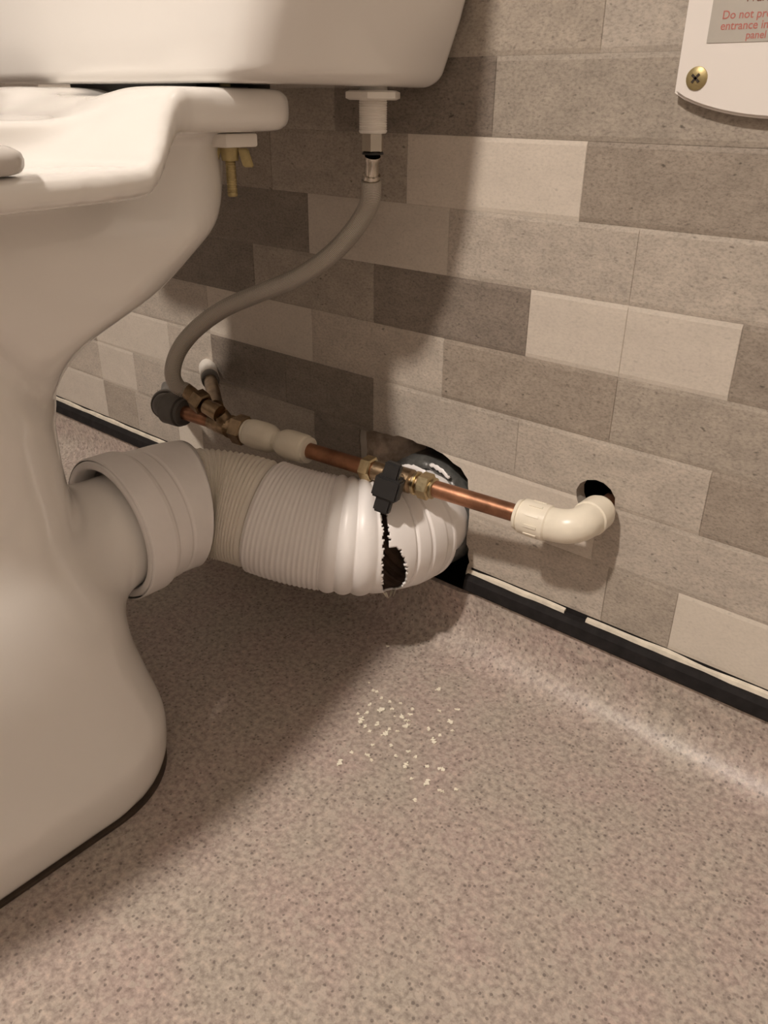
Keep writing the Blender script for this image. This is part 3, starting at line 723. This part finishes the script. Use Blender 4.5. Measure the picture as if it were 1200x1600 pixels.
def tube_sections(name, q0, q1, m, n=128, slit=False, solid=None):
    ids = [i for i in range(len(CP)) if q0-1e-9 <= CS[i] <= q1+1e-9]; V, F, keepf = [], [], []
    info = []
    for i in ids:
        t = (CP[min(i+1, len(CP)-1)]-CP[max(i-1, 0)]).normalized(); _, sd, up = frame(t); r = rad(CS[i])
        for k in range(n):
            a = 2*math.pi*k/n; V.append(CP[i]+(sd*math.cos(a)+up*math.sin(a))*r)
    for j in range(len(ids)-1):
        q = CS[ids[j]]
        for k in range(n):
            a = 360*(k+.5)/n; a = a-360 if a > 180 else a
            if slit and abs(q-S_TEAR) < .03:
                nz = .0018*mnoise.noise(Vector((a*.35, 0, 2)))+.0012*mnoise.noise(Vector((a*1.3, 0, 7)))
                nz2 = .0014*mnoise.noise(Vector((a*.35, 5, 2)))+.0009*mnoise.noise(Vector((a*1.3, 5, 7)))
                hit = False
                if -66 < a < 17:
                    w_ = slit_w(a); hit = slit_c(a)-w_*.95+nz < q < slit_c(a)+w_*1.05+nz2
                if 10 <= a < 60: hit = hit or S_TEAR-.0062+nz*.8 < q < S_TEAR-.0030+nz2*.8
                if hit: continue
            F.append((j*n+k, (j+1)*n+k, (j+1)*n+(k+1) % n, j*n+(k+1) % n))
    o = mesh(name, V, F, [m, M_inside], None, True, 55)
    if not slit: return keep(o, wc)
    md = o.modifiers.new('wall', 'SOLIDIFY'); md.thickness = .0022; md.offset = -1; md.material_offset = 1; md.material_offset_rim = 0; md.use_rim = True
    return keep(o, wc)
tube_sections('inlet_collar', 0, S_HUB, M_white)
tag(tube_sections('bellows', S_HUB-.006, S_CR+.001, M_flex, 128), 'ivory bellows folded tight at the bend')
tube_sections('corrugated_tube', S_CR, CL, M_white, 216, True)
# thick rolled lip at the mouth of the collar
A0, A1 = Vector((-.565, -.2625, .163)), Vector((-.565, -.240, .163)); V, F = [], []
pr = [(.0035, .0618), (.0008, .0612), (.0, .0600), (.0, .0555), (.0012, .0542), (.018, .0530), (.020, .0560), (.020, .0618)]
for d_, r_ in pr:
    for k in range(96): a = 2*math.pi*k/96; V.append((A0.x+r_*math.cos(a), A0.y+d_, A0.z+r_*math.sin(a)))
for i in range(8):
    for k in range(96): F.append((i*96+k, ((i+1) % 8)*96+k, ((i+1) % 8)*96+(k+1) % 96, i*96+(k+1) % 96))
keep(mesh('mouth_lip', V, F, M_white, None, True, 50), wc)
# shreds of plastic at the torn edge
random.seed(21)
bm = bmesh.new()
def cpt(q, a, dr=0):
    i = int(np.argmin(abs(CS-q))); t = (CP[min(i+1, len(CP)-1)]-CP[i-1]).normalized(); _, sd, up = frame(t); a = math.radians(a)
    return CP[i]+(sd*math.cos(a)+up*math.sin(a))*(rad(CS[i])+dr), t, sd*math.cos(a)+up*math.sin(a), -sd*math.sin(a)+up*math.cos(a)
for k in range(46):
    if k < 34:
        a = random.uniform(-64, 17); side = random.choice((-1, 1)); w_ = slit_w(a)*(1.05 if side > 0 else .95)
    else:
        a = random.uniform(-66, -50); side = random.choice((-1, 1)); w_ = .002
    p, t, nrm, tg = cpt(slit_c(a)+side*(w_+.0008), a, -.0006); L = random.uniform(.0012, .0030) if k < 34 else random.uniform(.004, .0075)
    wd = random.uniform(.0008, .0016) if k < 34 else random.uniform(.002, .0035)
    tip = p - t*side*L*random.uniform(.5, 1)+nrm*random.uniform(-.0005, .0016)+tg*random.uniform(-.001, .001)
    if k >= 34: p = p+nrm*.0012; tip = p - t*side*L*.5 - Vector((0, 0, L*.7))+nrm*.002
    vs = [bm.verts.new(x) for x in (p+tg*wd, p-tg*wd, tip, p-nrm*.0008, )]
    for f in ((0, 1, 2), (0, 2, 3), (1, 3, 2), (0, 3, 1)): bm.faces.new([vs[i] for i in f])
tag(keep(frombm('shredded_edge', bm, M_shave, None, False), wc), 'cream shreds along the torn edge', kind='stuff')

# grey soil pipe socket and sealant in the hole
ss = thing('soil_pipe', 'dark grey soil pipe socket smeared with sealant inside the wall hole', 'soil pipe', (-.417, .03, .06))
random.seed(9)
V, F = [], []; n = 72; prof = [(.004, .0475), (.001, .0505), (.003, .0545), (.008, .0575), (.016, .0580), (.030, .0580), (.09, .058), (.09, .049), (.012, .0475)]
for (y, r) in prof:
    for k in range(n):
        a = 2*math.pi*k/n; rr = r+.0022*mnoise.noise(Vector((math.cos(a)*5, math.sin(a)*5, y*120)))*(1 if y < .03 else .2)
        yy = y+.003*mnoise.noise(Vector((math.cos(a)*4, math.sin(a)*4, 8)))
        z = .1235+rr*math.sin(a); x = -.432+rr*math.cos(a)
        V.append((x, yy, max(z, .0665) if y > -.005 else max(z, .062)))
m_ = len(prof)
for i in range(m_):
    for k in range(n): F.append((i*n+k, i*n+(k+1) % n, ((i+1) % m_)*n+(k+1) % n, ((i+1) % m_)*n+k))
keep(mesh('socket', V, F, M_soil), ss)
# white plastic shards of the connector hub, on top of the socket
bm = bmesh.new()
for (a0, a1, y0, y1, rr) in ((76, 112, -.016, -.010, .0530), (58, 84, -.002, .003, .0555)):
    N = 16; top = []
    for i in range(N+1):
        a = math.radians(a0+(a1-a0)*i/N); wv_ = math.sin(math.pi*i/N)**.5
        for yy, dr in ((y0, .0), ((y0+y1)/2, .0022*wv_+.0005), (y1, .0)):
            j = .0012*mnoise.noise(Vector((i*.7, yy*300, a0)))
            top.append(bm.verts.new((-.430+(rr+dr+j)*math.cos(a), yy*1+(y1-y0)*(1-wv_)*.2+j, .125+(rr+dr+j)*math.sin(a))))
    for i in range(N):
        for k in range(2): bm.faces.new((top[i*3+k], top[i*3+k+1], top[i*3+k+4], top[i*3+k+3]))
o = frombm('hub_shard', bm, M_white); md = o.modifiers.new('t', 'SOLIDIFY'); md.thickness = .0018; md.offset = -1
tag(keep(o, ss), 'white plastic shard of the connector hub')

# ================================================================ WALL DISPENSER
dp = thing('wall_dispenser', 'white wall mounted dispenser with a silver sticker, at the upper right', 'dispenser', (-.168, 0, .475))
xl, xr, zc_, zb = -.2355, -.100, .4965, .4825
poly = [(xl, .90), (xl, zc_)]
for k in range(1, 20):
    t = k/20; x = xl+(xr-xl)*t; poly.append((x, zc_-(zc_-zb)*(1-(2*t-1)**2)**.8))
poly += [(xr, zc_), (xr, .90)]
bm = prism(poly, -.0085, -.0015)
bmesh.ops.bevel(bm, geom=[e for e in bm.edges if e.verts[0].co.y < -.008 and e.verts[1].co.y < -.008], offset=.0018, segments=3, affect='EDGES')
keep(frombm('front_plate', bm, M_plate, None, True, 35), dp)
sc = keep(rev('screw', (-.222, -.0084, .5045), (-.222, -.0108, .5045), [(0, .0068), (.0008, .0066), (.0018, .0050), (.0024, .0018)], M_wing, None, 24), dp)
bm = bmesh.new()
for ang_ in (40, 130):
    b2 = bmesh.new(); bmesh.ops.create_cube(b2, size=1)
    for v in b2.verts: v.co = Vector((v.co.x*.0064, v.co.y*.0012, v.co.z*.0014))
    rm = Matrix.Rotation(math.radians(ang_), 4, 'Y')
    for v in b2.verts: v.co = rm @ v.co + Vector((-.222, -.0104, .5045))
    mt = bpy.data.meshes.new('t'); b2.to_mesh(mt); b2.free(); bm.from_mesh(mt); bpy.data.meshes.remove(mt)
kid(frombm('cross_slot', bm, M_cavity, None, False), sc)
stk = keep(box('sticker', (-.2195, -.0089, .5235), (-.118, -.0084, .640), M_sticker), dp)
def text(body, x, z, size, m, align='LEFT'):
    cu = bpy.data.curves.new('print', 'FONT'); cu.body = body; cu.size = size; cu.align_x = align; cu.offset = .00006; cu.extrude = .00004
    o = bpy.data.objects.new('print', cu); COL.objects.link(o)
    dg = bpy.context.evaluated_depsgraph_get(); me = bpy.data.meshes.new_from_object(o.evaluated_get(dg)); bpy.data.objects.remove(o)
    for v in me.vertices: v.co = Vector((v.co.x+x, -.0090-v.co.z, v.co.y+z))
    kid(link('print', me, m, None, False), stk)
text('Do not press on', -.2125, .5358, .0062, M_red); text('entrance into or', -.2125, .5302, .0062, M_red); text('panel', -.1965, .5252, .0056, M_red)
text('Warning', -.2010, .5440, .0068, M_dkred)

# ================================================================ PLASTIC SHAVINGS
SH = [(-.399,-.116,1),(-.389,-.122,2),(-.385,-.121,2),(-.376,-.125,2),(-.367,-.124,2),(-.358,-.119,2),(-.378,-.139,3),(-.366,-.138,5),(-.359,-.13,2),(-.373,-.149,3),(-.378,-.155,2),(-.37,-.16,6),(-.362,-.163,3),(-.356,-.154,4),(-.343,-.159,5),(-.344,-.152,2),(-.337,-.149,2),(-.355,-.165,2),(-.345,-.118,2),(-.346,-.132,4),(-.342,-.125,3),(-.339,-.133,4),(-.335,-.139,5),(-.351,-.136,1),(-.344,-.081,4),(-.325,-.104,3),(-.314,-.092,3),(-.309,-.109,4),(-.318,-.129,3),(-.301,-.117,2),(-.306,-.129,2),(-.306,-.138,5),(-.342,-.176,2),(-.33,-.166,2),(-.35,-.194,2),(-.337,-.188,4),(-.331,-.19,2),(-.314,-.162,3),(-.319,-.173,2),(-.306,-.163,2),(-.349,-.21,5),(-.306,-.176,5),(-.292,-.165,2),(-.281,-.16,4),(-.293,-.184,2),(-.281,-.18,5),(-.267,-.179,4),(-.259,-.17,2),(-.277,-.2,2),(-.423,-.061,2)]
random.seed(4); kinds = []
for q in range(5):
    V, F = [], []; N = 7; curv = random.uniform(.3, 1.6)
    for i in range(N+1):
        t = i/N-.5; wv_ = max(.05, .18+.26*mnoise.noise(Vector((i*1.3, q*3.1, 0))))*(1-abs(2*t)**3*.6)
        x, y = t, .35*curv*(t*t-.08)+.28*mnoise.noise(Vector((i*.8, q*2.3, 5))); z = .06+.16*curv*abs(t)**1.5+.05*mnoise.noise(Vector((i, q, 9)))
        V += [(x, y-wv_, z), (x, y+wv_, z+.05), (x, y+wv_, z-.05), (x, y-wv_, z-.06)]
    for i in range(N):
        for k in range(4): F.append((i*4+k, i*4+(k+1) % 4, (i+1)*4+(k+1) % 4, (i+1)*4+k))
    F += [(3, 2, 1, 0), tuple(N*4+k for k in range(4))]
    zmin = min(v[2] for v in V); V = [(x, y, z-zmin) for x, y, z in V]
    kinds.append(V and (V, F))
meshes = []
for V, F in kinds:
    me = bpy.data.meshes.new('plastic_shaving'); me.from_pydata(V, [], F); me.update(); me.materials.append(M_shave); meshes.append(me)
for i, (x, y, sz) in enumerate(SH):
    o = bpy.data.objects.new('plastic_shaving', meshes[i % 5]); COL.objects.link(o)
    L = .00135*sz+.0010; o.scale = (L, L*(1.15 if sz > 2 else 1.7), L*1.1); o.location = (x, y, .0003); o.rotation_euler = (0, 0, random.uniform(0, 6.28))
    if y > -.05: o.location.z = .0022
    one = {40: 'lone flat cream shaving at the left of the scattering, nearest the shadow', 45: 'largest of the cream shavings nearest the front, shaped like a small star',
           41: 'pale two lobed shaving just right of the main cluster', 7: 'long upright cream curl in the upper middle of the cluster', 11: 'longest cream curl at the left edge of the cluster',
           14: 'flat broad cream shaving at the front of the main cluster', 24: 'small pale shaving highest up, nearest the bend of the floor', 49: 'single fleck of plastic right under the torn pipe'}
    tag(o, one.get(i, 'tiny curled cream plastic shaving on the speckled floor below the torn connector'), 'shaving', 'plastic shavings on the floor')
